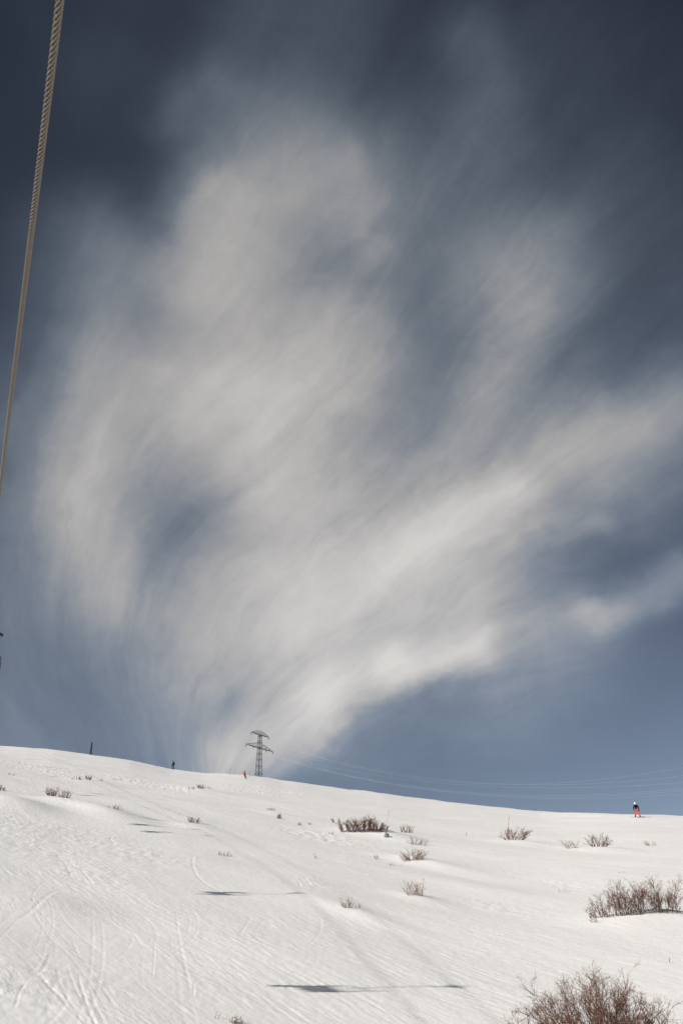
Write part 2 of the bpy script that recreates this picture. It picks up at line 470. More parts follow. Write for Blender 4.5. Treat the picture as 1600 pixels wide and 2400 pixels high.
# tracks cut by skis, boards and boots: pixel polylines, half width, depth
TRACKS = [([(183,2278),(191,2316),(204,2354),(220,2391),(236,2425)], .07, .06), ([(65,2300),(48,2322),(38,2354),(33,2362)], .06, .05),
          ([(118,2235),(110,2255),(92,2284)], .09, .05), ([(99,2287),(108,2306),(134,2329),(166,2367),(204,2399),(230,2420)], .09, .05),
          ([(160,2225),(185,2242),(230,2265),(287,2278)], .07, .035), ([(204,2287),(242,2306),(287,2322),(312,2335)], .07, .05),
          ([(210,2313),(223,2354),(249,2400)], .06, .04), ([(363,2204),(360,2268),(357,2294)], .045, .035), ([(453,2306),(455,2320),(454,2332)], .05, .05),
          ([(170,2208),(176,2220),(185,2236)], .07, .05), ([(245,2322),(274,2360),(319,2389)], .07, .035),
          ([(457,1998),(451,2021),(459,2048),(480,2070),(510,2086),(560,2110)], .13, .08), ([(275,1953),(263,1960),(261,1969),(277,1979),(315,1986)], .12, .07),
          ([(388,2000),(365,2012),(352,2022)], .1, .05), ([(173,2084),(128,2092),(100,2116),(71,2143),(25,2168)], .14, .06),
          ([(148,2015),(160,2035),(168,2056)], .09, .07), ([(189,2036),(205,2055),(220,2076)], .09, .07),
          ([(827,2330),(845,2342),(862,2355)], .05, .04), ([(843,2336),(885,2362),(926,2390),(950,2410)], .08, .04),
          ([(0,2338),(40,2318),(62,2308)], .06, .04), ([(85,2230),(100,2246),(140,2252),(190,2258)], .06, .03),
          ([(588,2150),(575,2170),(560,2195)], .08, .04), ([(440,2118),(470,2135),(520,2160)], .07, .04), ([(300,2135),(380,2160),(470,2180)], .06, .03),
          ([(240,2010),(300,2035),(380,2052)], .08, .05), ([(30,1985),(90,2000),(160,2008)], .09, .05), ([(10,2030),(80,2040),(150,2062)], .09, .05),
          ([(690,2055),(700,2068),(705,2082)], .1, .06), ([(712,2052),(722,2066),(732,2080)], .1, .06), ([(735,2055),(748,2068),(760,2078)], .1, .06),
          ([(640,1995),(720,2010),(800,2035)], .08, .03), ([(1130,2300),(1300,2318)], .05, .02), ([(30,1752),(62,1772),(110,1806),(158,1826)], .18, .06)]
_trk = []
def smooth_line(P, n=6):
    """a curve through the points"""
    P = np.asarray(P, float); Q = np.concatenate([[2*P[0] - P[1]], P, [2*P[-1] - P[-2]]]); out = []
    for i in range(1, len(Q) - 2):
        for t in np.arange(n)/n:
            a, b, c, d = Q[i - 1:i + 3]
            out.append(.5*(2*b + (c - a)*t + (2*a - 5*b + 4*c - d)*t*t + (3*b - a - 3*c + d)*t**3))
    return np.array(out + [P[-1]])
for pl, w, d in TRACKS:
    _trk.append((smooth_line([hit(a, b)[:2] for a, b in pl]), w*.5, d*.13))
# long faint tracks, many of them in pairs, mostly running down the slope with the wind
for _k in range(95):
    q = hit(RNG.uniform(-40, 560 if _k % 4 else 1250), 1890 + 510*RNG.random()**.8)[:2]
    R_ = float(np.hypot(*q)); L_ = RNG.uniform(4, 15); h_ = math.radians(RNG.normal(-28, 11) if RNG.random() < .7 else RNG.normal(5, 35)); cv = RNG.normal(0, .35)
    P = [q]
    for _i in range(14):
        h_ += cv/14; P.append(P[-1] - L_/14*np.array([math.sin(h_), math.cos(h_)]))
    P = np.array(P); dp = RNG.uniform(.0015, .0045)*max(1, R_/45); wd = RNG.uniform(.030, .05)*max(1, R_/40)
    _trk.append((P, wd, dp))
    if RNG.random() < .6:
        t = np.gradient(P, axis=0); t /= np.linalg.norm(t, axis=1, keepdims=True)
        _trk.append((P + np.stack([t[:, 1], -t[:, 0]], 1)*(RNG.uniform(.16, .3) + .05*np.sin(np.linspace(0, 5, 15)))[:, None], wd, dp*.9))
# patches of trampled, lumpy snow: pixel centre, half length, half width
CHOP = [(40,1935,9,3.5),(160,1955,7,3),(300,1995,6,2.4),(110,2000,5,2.4),(220,2050,4,1.6),(120,2290,2.6,1.6),(60,2330,2.4,1.2),(720,2068,2.4,1.4),
        (560,1848,14,4),(330,1832,16,5),(90,1800,22,6),(660,1855,10,4),(760,1965,6,3),(1330,2075,2.5,1.2),(1180,2130,3,1.4),(250,1780,18,6)]
_chop = [(hit(a, b), c, d) for a, b, c, d in CHOP]

CRUST = [(1300,2235,5,5),(1050,2235,4,3.5),(1500,2330,2.5,3),(650,2185,5,2.6),(420,2120,5,2.4),(1180,2040,5,2.6),(560,2230,3,2),(850,2200,4,2.5),(1380,2180,4,3),(1500,2250,3,4),(740,2330,2.4,2),(1250,1955,9,6),(900,1990,6,3)]
_crust = [(hit(a, b), c, d) for a, b, c, d in CRUST]
def snow_detail(x, y):
    r = np.hypot(x, y)
    a = x*SU[0] + y*SU[1]; b = x*SV[0] + y*SV[1]
    near = np.clip((300 - r)/150, 0, 1)
    # wind-carved ridges, in patches
    wob = .6*noise2(a/3.1, b/2.2, 21)
    p1 = np.clip(.42 + 1.5*noise2(a/9, b/4.5, 7) + .6*noise2(a/2.5, b/1.1, 8), 0, 1.15)
    rid = 1 - np.abs(noise2(a/3.2, (b + wob*.2)/.30, 5))
    z = .0095*p1*(rid**3 - .4)
    rid2 = 1 - np.abs(noise2(a/1.7, (b + wob*.15)/.14, 6))
    z += .0085*p1*(rid2**3 - .4)
    z += .009*noise2(a/5.5, (b + wob)/1.25, 9) + .018*noise2(a/8.0, b/3.1, 10)
    z += .0045*noise2(x/.16, y/.16, 12) + .006*noise2(a/.5, b/.33, 13)
    crust = np.zeros_like(r)
    for c, la, lb in _crust:
        dx = x - c[0]; dy = y - c[1]
        crust = np.maximum(crust, np.exp(-(((dx*SU[0] + dy*SU[1])/la)**2 + ((dx*SV[0] + dy*SV[1])/lb)**2)))
    ck = np.maximum(noise2(a/1.1, (b + wob*.3)/.21, 51) + .4*noise2(a/.45, b/.12, 52) - .12, 0)
    z += crust*ck*.020*np.clip(.4 + 1.6*noise2(a/2.4, b/1.3, 53), 0, 1.5)
    lump = np.zeros_like(r)
    for c, la, lb in _chop:
        dx = x - c[0]; dy = y - c[1]
        u = (dx*SU[0] + dy*SU[1])/la; v = (dx*SV[0] + dy*SV[1])/lb
        lump = np.maximum(lump, np.exp(-(u*u + v*v)**2))
    cn = noise2(x/.62, y/.62, 14) + .6*noise2(x/.27, y/.27, 15)
    z += lump*(.030*cn + .05*np.maximum(noise2(x/.9 + 3, y/.9, 16) - .35, 0))*np.clip(r/55, .6, 1.6)
    z *= near*np.clip(r/70, .8, 1.6)
    ROUGH = np.clip(.6 + 1.2*noise2(x/.35, y/.35, 31), 0, 1.6)
    for P, w, d in _trk:
        lo = P.min(0) - 4*w; hi = P.max(0) + 4*w
        k = np.nonzero((x > lo[0]) & (x < hi[0]) & (y > lo[1]) & (y < hi[1]))[0]
        if not len(k): continue
        q = np.stack([x[k], y[k]], 1); best = np.full(len(k), 9.0); side = np.zeros(len(k)); along = np.zeros(len(k))
        for j, (p0, p1_) in enumerate(zip(P, P[1:])):
            e = p1_ - p0; L2 = e @ e
            t = np.clip((q - p0) @ e/L2, 0, 1); dv = q - p0 - t[:, None]*e; dd = np.hypot(dv[:, 0], dv[:, 1])
            m = dd < best
            best[m] = dd[m]; side[m] = np.sign(e[0]*dv[m, 1] - e[1]*dv[m, 0]); along[m] = (j + t[m])/(len(P) - 1)
        ends = np.clip(np.minimum(along, 1 - along)*6, 0, 1)
        s_ = best*side
        z[k] += ends*d*(-np.exp(-(best/w)**2) + ROUGH[k]*.55*np.exp(-((s_ - 1.9*w)/(.8*w))**2) + .2*np.exp(-((s_ + 1.9*w)/(.8*w))**2))
    return z

def build_ground():
    az = np.concatenate([np.arange(-180, -32, 3.0), np.arange(-32, -21.5, .35), np.arange(-21.5, 21.5, .05), np.arange(21.5, 32, .35), np.arange(32, 180.01, 3.0)])
    az = np.unique(np.round(az, 4)); az = az[np.concatenate([[True], np.diff(az) > .01])]; az[-1] = 180.0
    rr = np.concatenate([np.linspace(.5, 17.5, 26), np.geomspace(18, 300, 900), np.geomspace(304, 3200, 50)])
    A, Rr = np.meshgrid(np.radians(az), rr)
    x = (np.sin(A)*Rr).ravel(); y = (np.cos(A)*Rr).ravel()
    z = ground_z(x, y)
    vis = (np.abs(np.degrees(A.ravel())) < 24) & (Rr.ravel() < 302)
    z[vis] += snow_detail(x[vis], y[vis])*np.clip((24 - np.abs(np.degrees(A.ravel()[vis])))/2.8, 0, 1)
    nv = len(x); na = len(az); nr = len(rr)
    i, j = np.meshgrid(np.arange(nr - 1), np.arange(na - 1), indexing='ij')
    q = np.stack([i*na + j, i*na + j + 1, (i + 1)*na + j + 1, (i + 1)*na + j], -1).reshape(-1, 4)[:, ::-1]
    me = bpy.data.meshes.new('snow_slope')
    me.vertices.add(nv); me.vertices.foreach_set('co', np.stack([x, y, z], 1).astype(np.float32).ravel())
    me.loops.add(q.size); me.loops.foreach_set('vertex_index', q.astype(np.int32).ravel())
    me.polygons.add(len(q)); me.polygons.foreach_set('loop_start', np.arange(0, q.size, 4, dtype=np.int32))
    me.polygons.foreach_set('use_smooth', np.ones(len(q), bool))
    me.update(calc_edges=True); me.validate()
    me.materials.append(M_SNOW)
    o = bpy.data.objects.new('snow_slope', me); COL.objects.link(o)
    return tag(o, kind='structure')
build_ground()

# ------------------------------------------------------------------ the chairlift
ROPE_UP = 2.46                                                   # the rope's height over the camera, square to the view
R0 = np.array([.303, -ROPE_UP*SP])
RU = np.array([-.380, CP + .2786*SP]); RSL = (SP - .2786*CP)/np.linalg.norm(RU); RU /= np.linalg.norm(RU)
RN = np.array([RU[1], -RU[0]])                                   # to the right of the lift line
KL = np.array([-30, 0, 9, 17, 27, 40, 60, 85, 120, 160, 200, 240, 290], float)
KH = [None]*4 + [7.93, 9.3, 10.0, 9.6, 9.2, 9.2, 9.2, 9.2, 9.2]
KZ = np.array([CAM_Z + ROPE_UP*CP + RSL*L if h is None else float(base_z(*(R0 + RU*L))) + h for L, h in zip(KL, KH)])
KM = np.gradient(KZ, KL)
def rope_point(L, off=0.0):
    L = np.asarray(L, float)
    i = np.clip(np.searchsorted(KL, L) - 1, 0, len(KL) - 2); h = KL[i + 1] - KL[i]; t = (L - KL[i])/h
    z = (2*t**3 - 3*t**2 + 1)*KZ[i] + (t**3 - 2*t**2 + t)*h*KM[i] + (-2*t**3 + 3*t**2)*KZ[i + 1] + (t**3 - t**2)*h*KM[i + 1]
    xy = R0 + L[..., None]*RU - off*RN
    return np.concatenate([xy, z[..., None]], -1)

ROPE_R = .0145
rope = empty('haul_rope', rope_point(np.array(-8.0)))
org = np.array(rope.location)
for k in range(6):                                               # six strands laid round each other
    L = np.concatenate([np.arange(-8, 18, .0155), np.arange(18, 60, .07)])
    c = rope_point(L)
    ph = 2*math.pi*k/6 - 2*math.pi*L/.176
    s = np.append(RN, 0.0); t = np.gradient(c, axis=0); t /= np.linalg.norm(t, axis=1, keepdims=True)
    u = np.cross(s, t)
    b = MB(); b.tube(c + ROPE_R*.70*(np.cos(ph)[:, None]*s + np.sin(ph)[:, None]*u) - org, ROPE_R*.275, 8, caps=False)
    b.build('strand', M_ROPE, rope)
b = MB(); b.tube(rope_point(np.arange(-8, 60, .5)) - org, ROPE_R*.50, 8); b.build('core', M_GROOVE, rope)
b = MB(); b.tube(rope_point(np.arange(59, 290, 2.0)) - org, .0145, 6); b.build('far_length', M_ROPE, rope)
tag(rope, 'twisted grey steel haul rope running overhead along the left edge', 'rope')
rr_ = empty('haul_rope', rope_point(np.array(-8.0), 1.9))
b = MB(); b.tube(rope_point(np.arange(-8, 290, 1.5), 1.9) - np.array(rr_.location), .0115, 6); b.build('rope_length', M_ROPE, rr_)
tag(rr_, 'second haul rope left of the picture, casting a thin shadow line', 'rope')

def chair_proto(loc, rz):
    """a two-seat chair in a bail frame; local x across, y along the rope uphill, origin on the rope"""
    o = empty('lift_chair', loc, rz)
    MB().box((0, 0, -.02), (.09, .36, .12), bev=.02).box((0, 0, -.12), (.07, .16, .14), bev=.02).build('grip', M_CHAIR, o)
    MB().tube([(.02, .02, -.02), (.23, .02, .02), (.35, .02, -.02), (.42, .02, -.07)], [.03, .025, .025, .04], 6).build('grip_lever', M_CHAIR, o)
    MB().tube([(0, 0, -.15), (0, .10, -.30), (0, .14, -.45)], .035, 8).build('hanger', M_CHAIR, o)
    bail = []
    hw, top, bot, rad = .475, -.45, -2.45, .22
    for a in np.linspace(0, math.pi/2, 7): bail.append((-hw + rad - rad*math.cos(a), top - rad + rad*math.sin(a)))
    right = [(-x, z) for x, z in bail[::-1]]
    pts = [(-hw, bot)] + bail + right + [(hw, bot)]
    MB().tube([(x, .14 + .10*max(0, (z - top)/(bot - top))**2, z) for x, z in pts], .011, 8).build('bail_frame', M_CHAIR, o)
    for k in range(6):
        MB().box((0, .20 - .10*k + .30, -2.32 - .015*k), (0.80, .085, .03), bev=.008).build('seat_slat', M_PAD, o)
    for k in range(7):
        MB().box((0, .0 - .02*k, -2.2 + .105*k), (0.80, .03, .085), bev=.008).build('backrest_slat', M_PAD, o)
    for sx in (-1, 1):
        MB().tube([(sx*.405, -.08, -1.75), (sx*.405, .0, -2.36), (sx*.405, .48, -2.38), (sx*.405, .50, -2.10)], .022, 6).build('seat_side_frame', M_CHAIR, o)
    MB().tube([(-.42, .02, -1.9), (-.42, .52, -1.95), (.42, .52, -1.95), (.42, .02, -1.9)], .02, 6).build('safety_bar', M_CHAIR, o)
    MB().tube([(-.3, .52, -1.95), (-.3, .62, -2.75), (.3, .62, -2.75), (.3, .52, -1.95)], .02, 6).box((0, .62, -2.76), (.7, .16, .03), bev=.008).build('footrest', M_CHAIR, o)
    return o
ROPE_RZ = math.atan2(-RU[0], RU[1])
proto = None
for off, Ls in ((0.0, (25.2, 72, 97, 152, 205, 250)), (1.9, (40.5, 63, 66.5, 94, 123, 151, 180, 236))):
    for k, L in enumerate(Ls):
        loc = rope_point(np.array(float(L)), off)
        if proto is None: c = proto = chair_proto(loc, ROPE_RZ)
        else:
            c = copy_tree(proto); c.location = tuple(loc); c.rotation_euler = (0, 0, ROPE_RZ + (math.pi if off else 0))
        near = 'uphill rope' if not off else 'downhill rope'
        order = ('nearest', 'second nearest', 'third nearest', 'fourth nearest', 'fifth nearest', 'sixth nearest', 'seventh nearest', 'farthest')[k]
        lab = 'black lift chair whose frame just shows at the left edge of the picture' if (k == 0 and not off) else \
              f'lift chair left of the picture, {order} on the {near}'
        tag(c, lab, 'chair lift', 'chairs hanging on the lift ropes')

# ------------------------------------------------------------------ the power line
def at_range(px, py, r):
    d = ray(px, py); return np.array([0, 0, CAM_Z]) + d*(r/np.hypot(d[0], d[1]))
PR = 430.0
foot = at_range(606, 1819, PR)
ground_there = float(ground_z(np.array([foot[0]]), np.array([foot[1]]))[0])
top_z = CAM_Z + PR*(lambda d: d[2]/np.hypot(d[0], d[1]))(ray(611, 1715))
zf = lambda py: CAM_Z + PR*(lambda d: d[2]/np.hypot(d[0], d[1]))(ray(608, py))
z_low, z_up = zf(1753.5), zf(1722.5)
AX = np.array([.606, .795]); LX = np.array([.795, -.606])         # along the arms, along the line
pyl = empty('power_pylon', (foot[0], foot[1], ground_there))
def PP(a, l, z): return np.array([AX[0]*a + LX[0]*l, AX[1]*a + LX[1]*l, z - ground_there])
def halfw(z):
    t = (z - ground_there)/(top_z - ground_there)
    return max(.52, 1.45*(1 - t) + .42*t) if t < .70 else .56 + (1 - t)*.45
zs = [ground_there]
while zs[-1] < z_up - .3:
    zs.append(min(z_up, zs[-1] + max(1.25, 1.55*halfw(zs[-1]))))
zs.append(top_z)
for sa in (-1, 1):
    for sl in (-1, 1):
        MB().tube([PP(sa*halfw(z), sl*halfw(z), z) for z in zs[:-1]] + [PP(sa*.2, sl*.2, top_z)], .088, 4).build('leg', M_STEEL, pyl, False)
for fa, fl, fixed in ((1, 0, -1), (1, 0, 1), (0, 1, -1), (0, 1, 1)):
    b = MB()
    for i in range(len(zs) - 2):
        w0, w1 = halfw(zs[i]), halfw(zs[i + 1])
        def Q(s, w, z): return PP(s*w, fixed*w, z) if fa else PP(fixed*w, s*w, z)
        b.bar(Q(-1, w0, zs[i]), Q(1, w1, zs[i + 1]), .042); b.bar(Q(1, w0, zs[i]), Q(-1, w1, zs[i + 1]), .042)
        if i % 2 == 0: b.bar(Q(-1, w0, zs[i] + .02), Q(1, w0, zs[i] + .02), .06)
    b.build('lattice_face', M_STEEL, pyl, False)
tips = {}
for nm, zc, half, rise, mat in (('lower_crossarm', z_low, 8.7, 2.3, M_STEEL), ('upper_crossarm', z_up, 5.75, 1.9, M_ARM)):
    b = MB()
    for s in (-1, 1):
        tip = PP(s*half, 0, zc + .05)
        for l in (-.55, .55):
            base = PP(s*.55, l, zc); root = PP(s*.45, l*.8, zc + rise)
            b.bar(base, tip, .10); b.bar(root, tip + np.array([0, 0, .12]), .07)
            for t in (.25, .5, .75):
                p0 = base*(1 - t) + tip*t; p1 = root*(1 - t) + tip*t
                b.bar(p0, p1, .05)
                t2 = t - .25; b.bar(base*(1 - t2) + tip*t2, p1, .05)
        for t in (.2, .4, .6, .8):
            b.bar(PP(s*.55, -.55, zc)*(1 - t) + tip*t, PP(s*.55, .55, zc)*(1 - t) + tip*t, .05)
        tips[nm, s] = tip
    for l in (-.55, .55): b.bar(PP(-.55, l, zc + .01), PP(.55, l, zc + .01), .12)
    b.build(nm, mat, pyl, False)
# string insulators, each a stack of porcelain discs
hang = []
for nm, z, a in (('lower_crossarm', z_low, -8.7), ('lower_crossarm', z_low, -4.1), ('lower_crossarm', z_low, 4.1), ('lower_crossarm', z_low, 8.7),
                 ('upper_crossarm', z_up, -5.75), ('upper_crossarm', z_up, 5.75)):
    p = PP(a, 0, z); n = 6
    path = []; rad = []
    for k in range(n):
        for dz, r in ((0, .05), (.02, .17), (.08, .17), (.10, .05)): path.append(p - np.array([0, 0, .1 + k*.16 + dz])); rad.append(r)
    b = MB(); b.tube(path, rad, 8); b.build('insulator', M_INSUL, pyl)
    hang.append((a, z - .1 - n*.16))
tag(pyl, 'lattice steel power pylon with two crossarms standing behind the snow crest', 'pylon')
GP = np.array([foot[0], foot[1]])
def on_line_plane(px, py, a):
    """the point of a pixel's ray over the wire that leaves the pylon at arm position a"""
    d = ray(px, py); o = GP + AX*a
    # d.xy*t = o + LX*k
    Mx = np.array([[d[0], -LX[0]], [d[1], -LX[1]]]); t, k = np.linalg.solve(Mx, o)
    return k, CAM_Z + d[2]*t
WIRES = [((1245, 1837.5), (1600, 1798), 5, 'topmost pale wire, from the right tip of the upper pylon arm'),
         ((1235, 1839), (1600, 1818), 4, 'second pale wire from the top, from the left tip of the upper pylon arm'),
         ((1245, 1846), (1600, 1834), 3, 'third pale wire from the top, from the right tip of the lower pylon arm'),
         ((1210, 1863), (1600, 1848), 2, 'pale wire from the right inner insulator of the lower pylon arm'),
         ((1200, 1865.5), (1600, 1853), 1, 'pale wire from the left inner insulator of the lower pylon arm'),
         ((1190, 1868), (1600, 1861), 0, 'lowest pale wire, from the left tip of the lower pylon arm')]
for m_, e_, k, lab in WIRES:
    a, z0 = hang[k]
    k1, z1 = on_line_plane(*m_, a); k2, z2 = on_line_plane(*e_, a)
    A_ = np.linalg.solve(np.array([[k1, k1*k1], [k2, k2*k2]]), np.array([z1 - z0, z2 - z0]))
    t = np.linspace(0, k2*1.25, 70)
    xy = GP + AX*a + t[:, None]*LX
    P = np.concatenate([xy, (z0 + A_[0]*t + A_[1]*t*t)[:, None]], 1)
    o = MB().tube(P, .0095, 5).build('power_line', M_WIRE)
    tag(o, lab, 'wire', 'wires of the power line')

# the tapering lattice mast on the left skyline
mr = 395.0
mp = at_range(212.8, 1769, mr); mg = float(ground_z(np.array([mp[0]]), np.array([mp[1]]))[0])
mt = CAM_Z + mr*(lambda d: d[2]/np.hypot(d[0], d[1]))(ray(215, 1740))
mast = empty('lattice_mast', (mp[0], mp[1], mg))
H_ = mt - mg
def MP(sx, sy, t): w = .62*(1 - t) + .12*t; return np.array([sx*w, sy*w, H_*t])
for sx in (-1, 1):
    for sy in (-1, 1): MB().tube([MP(sx, sy, 0), MP(sx, sy, 1)], .085, 4).build('leg', M_STEEL, mast, False)
for ax in (0, 1):
    for sd in (-1, 1):
        b = MB(); n = 11
        for i in range(n):
            t0, t1 = i/n, (i + 1)/n
            f = (lambda s, t: MP(s, sd, t)) if ax == 0 else (lambda s, t: MP(sd, s, t))
            b.bar(f(-1, t0), f(1, t1), .065); b.bar(f(1, t0), f(-1, t1), .065)
        b.build('lattice_face', M_STEEL, mast, False)
MB().tube([(0, 0, H_ - .6), (0, 0, H_ + .25)], [.14, .08], 6).build('top_rod', M_STEEL, mast)
tag(mast, 'small dark tapering lattice mast on the left skyline', 'mast')

# ------------------------------------------------------------------ bushes
def prisms(segs, name, mat, parent=None, sides=3):
    """many thin tapered sticks as one mesh; segs rows: x0 y0 z0 x1 y1 z1 r0 r1"""
    s = np.asarray(segs, float); n = len(s)
    p, q, r0, r1 = s[:, :3], s[:, 3:6], s[:, 6], s[:, 7]
    t = q - p; t /= np.linalg.norm(t, axis=1, keepdims=True) + 1e-9
    ref = np.where(np.abs(t[:, 2:3]) < .9, np.array([[0, 0, 1.0]]), np.array([[1.0, 0, 0]]))
    u = np.cross(t, ref); u /= np.linalg.norm(u, axis=1, keepdims=True); v = np.cross(t, u)
    a = np.arange(sides)*2*math.pi/sides
    ring = np.cos(a)[None, :, None]*u[:, None] + np.sin(a)[None, :, None]*v[:, None]
    V = np.concatenate([p[:, None] + ring*r0[:, None, None], q[:, None] + ring*r1[:, None, None]], 1).reshape(-1, 3)
    k = np.arange(sides); k2 = (k + 1) % sides
    quad = np.stack([k, k2, k2 + sides, k + sides], 1)
    Fq = (quad[None] + (np.arange(n)*2*sides)[:, None, None]).reshape(-1, 4)
    me = bpy.data.meshes.new(name)
    me.vertices.add(len(V)); me.vertices.foreach_set('co', V.astype(np.float32).ravel())
    me.loops.add(Fq.size); me.loops.foreach_set('vertex_index', Fq.astype(np.int32).ravel())
    me.polygons.add(len(Fq)); me.polygons.foreach_set('loop_start', np.arange(0, Fq.size, 4, dtype=np.int32))
    me.update(calc_edges=True); me.materials.append(mat)
    o = bpy.data.objects.new(name, me); COL.objects.link(o)
    if parent is not None: o.parent = parent
    return o

def grow(rng, p, d, length, rad, n, wander, up, out):
    """one wandering shoot; returns its points and headings"""
    pts = [p]; dirs = [d]; step = length/n
    for i in range(n):
        d = d + rng.normal(0, wander, 3) + np.array([0, 0, up]); d = d/np.linalg.norm(d)
        q = p + d*step
        out.append((*p, *q, rad*(1 - .75*i/n), rad*(1 - .75*(i + 1)/n)))
        p = q; pts.append(p); dirs.append(d)
    return pts, dirs

def bush(label, px, py, wpx, hpx, stems, twigs=1.0, tone='red', tilt=0.0, spread=1.0, big=False, name='willow_bush', depth=.55, thick=1.0, cat='bush', basew=.25, rise=0.0):
    c = place(px, py); dist = float(np.linalg.norm(c - np.array([0, 0, CAM_Z])))
    w = wpx*dist/F_PX; h = hpx*dist/F_PX
    rng = np.random.default_rng(int(px*7 + py*13))
    thin = max(.0024, dist*(.000082 if big else .000068))*thick
    root = empty(name, c) if big else None
    allseg = []
    stems = int(stems*1.35)
    for s in range(stems):
        ux = rng.uniform(-1, 1); uy = rng.uniform(-1, 1)*depth
        bx, by = ux*w*basew, uy*w*.27
        bz = float(ground_z(np.array([c[0] + bx]), np.array([c[1] + by]))[0]) - c[2] - .05
        L = h*rng.uniform(.45, .84)*(1 - .42*ux*ux + rise*ux)
        lean = np.array([ux*.58*spread*w/max(h, .1)*.5 + tilt + rng.normal(0, .26), uy*.35 + rng.normal(0, .2), 1.0])
        lean /= np.linalg.norm(lean)
        st = []; tw = []
        pts, dirs = grow(rng, np.array([bx, by, bz]), lean, L/max(.55, lean[2]), thin*3.2, 7, .13, .012, st)
        nb = max(2, int(rng.integers(6, 11)*twigs))
        for k in range(nb):
            i = int(rng.integers(1, 7)); a = rng.uniform(0, 2*math.pi)
            side = np.array([math.cos(a), math.sin(a)*.8, rng.uniform(-.1, .5)])
            d = dirs[i]*.75 + side*rng.uniform(.45, .95); d /= np.linalg.norm(d)
            p2, d2 = grow(rng, pts[i], d, L*rng.uniform(.22, .42), thin*1.7, 4, .14, .03, tw)
            for m in range(max(1, int(rng.integers(3, 6)*twigs))):
                i2 = int(rng.integers(1, 5)); a = rng.uniform(0, 2*math.pi)
                d = d2[i2]*.8 + np.array([math.cos(a), math.sin(a), rng.uniform(-.2, .5)])*rng.uniform(.4, .8); d /= np.linalg.norm(d)
                p3, d3 = grow(rng, p2[i2], d, L*rng.uniform(.08, .2), thin*1.15, 3, .2, .02, tw)
                if big or twigs > 1.1:
                    for m2 in range(int(rng.integers(1, 4))):
                        i3 = int(rng.integers(1, 4)); d = d3[i3] + rng.normal(0, .6, 3); d /= np.linalg.norm(d)
                        grow(rng, p3[i3], d, L*rng.uniform(.04, .10), thin*.9, 2, .2, 0, tw)
        if big:
            so = prisms(st, 'stem', M_BARK, root, 5); to = prisms(tw, 'twig_spray', M_TWIG, so)
            tag(to, kind='stuff')
        else: allseg += st + tw
    mat = M_TWIG if tone == 'red' else M_TWIGP
    if not big:
        root = prisms(allseg, name, mat); root.location = tuple(c)
    return tag(root, label, cat, 'leafless bushes on the snow slope')

bush('largest dark leafless bush, cut off by the bottom edge at the right', 1402, 2442, 330, 148, 50, 1.45, big=True, spread=1.3, depth=.5, thick=1.15)
bush('low leafless side bush at the bottom right corner beside the largest bush', 1520, 2436, 150, 95, 12, 1.0, big=True, spread=1.2)
bush('low twiggy bush at the left foot of the largest bush', 1255, 2434, 120, 90, 9, 1.0, big=True, spread=1.3, tilt=-.2)
bush('wide brown leafless bush on a drift at the right edge of the picture', 1488, 2141, 225, 84, 60, 1.15, big=True, basew=.43, spread=.45, depth=.25, tilt=-.06, rise=.22)
bush('little leaning twig at the left foot of the wide right bush', 1400, 2161, 40, 24, 5, .7, tilt=-.5)
bush('dense dark hedge-like bush in the middle of the slope', 848, 1949, 108, 40, 62, .9, big=True, basew=.42, spread=.4, depth=.4)
bush('small sparse bush just left of the dense hedge-like bush', 788, 1929, 40, 18, 10, .6)
bush('tiny twig tuft below the left end of the dense hedge-like bush', 774, 1956, 16, 12, 4, .6)
bush('small bush between the dense hedge-like bush and the pale orange pole', 902, 1945, 20, 18, 9, .8)
bush('low reddish bush right of the pale orange pole', 953, 1952, 44, 24, 13, .8)
bush('pale sparse bush with straight shoots below the low reddish bush', 977, 1980, 66, 28, 22, .35, tone='pale', thick=.85, spread=1.2)
bush('round brown bush in the middle, with a drift trailing right', 970, 2016, 76, 33, 30, .7, spread=1.2)
bush('tiny pale twig tuft left of the round brown bush', 885, 2014, 22, 16, 5, .5, tone='pale', thick=.85)
bush('scattered grey shoots below left of the round brown bush', 925, 2030, 40, 12, 8, .3, tone='pale', thick=.85)
bush('pale sparse bush of thin shoots below the round brown bush', 972, 2098, 66, 52, 26, .5, tone='pale', thick=.85, spread=1.1)
bush('small fan-shaped bush in the middle of the lower slope', 815, 2129, 36, 34, 9, .8, spread=1.1)
bush('single forked twig right of the small fan-shaped bush', 838, 2128, 20, 18, 3, .6)
bush('brown bush at the foot of the tall red marker pole', 1205, 1968, 78, 36, 26, .9, spread=1.4)
bush('thin sparse bush left of the round bush in the right half', 1338, 1988, 46, 32, 12, .5, tone='pale', thick=.85, tilt=-.2)
bush('round brown bush in the right half below the snowboarder', 1404, 1984, 66, 38, 30, .6, spread=1.1)
bush('short row of pale shoots at the right, under the snowboarder', 1524, 1982, 42, 17, 12, .4, tone='pale', thick=.85)
bush('tiny twig tuft half buried at the right, above the wide bush', 1455, 2047, 26, 8, 6, .5, tone='pale', thick=.85)
bush('tiny twig tuft half buried right of the centre', 1322, 2091, 44, 12, 8, .4, tone='pale', thick=.85)
bush('tall brown bush in the left part of the slope, left clump', 120, 1865, 36, 30, 24, .5)
bush('brown bush in the left part of the slope, right leaning clump', 150, 1870, 40, 24, 16, .6, tilt=.25)
bush('brown bush cut off by the left edge of the picture', 4, 1853, 28, 15, 14, .6)
bush('faint small bush high on the left slope', 28, 1817, 26, 10, 8, .5, tone='pale', thick=.85)
bush('low brown tuft left in the row of bushes below the mast', 180, 1827, 30, 11, 13, .6)
bush('tallest tuft in the row of bushes below the mast', 206, 1827, 20, 15, 14, .7)
bush('low pale tuft right in the row of bushes below the mast', 236, 1830, 24, 7, 10, .5, tone='pale', thick=.85)
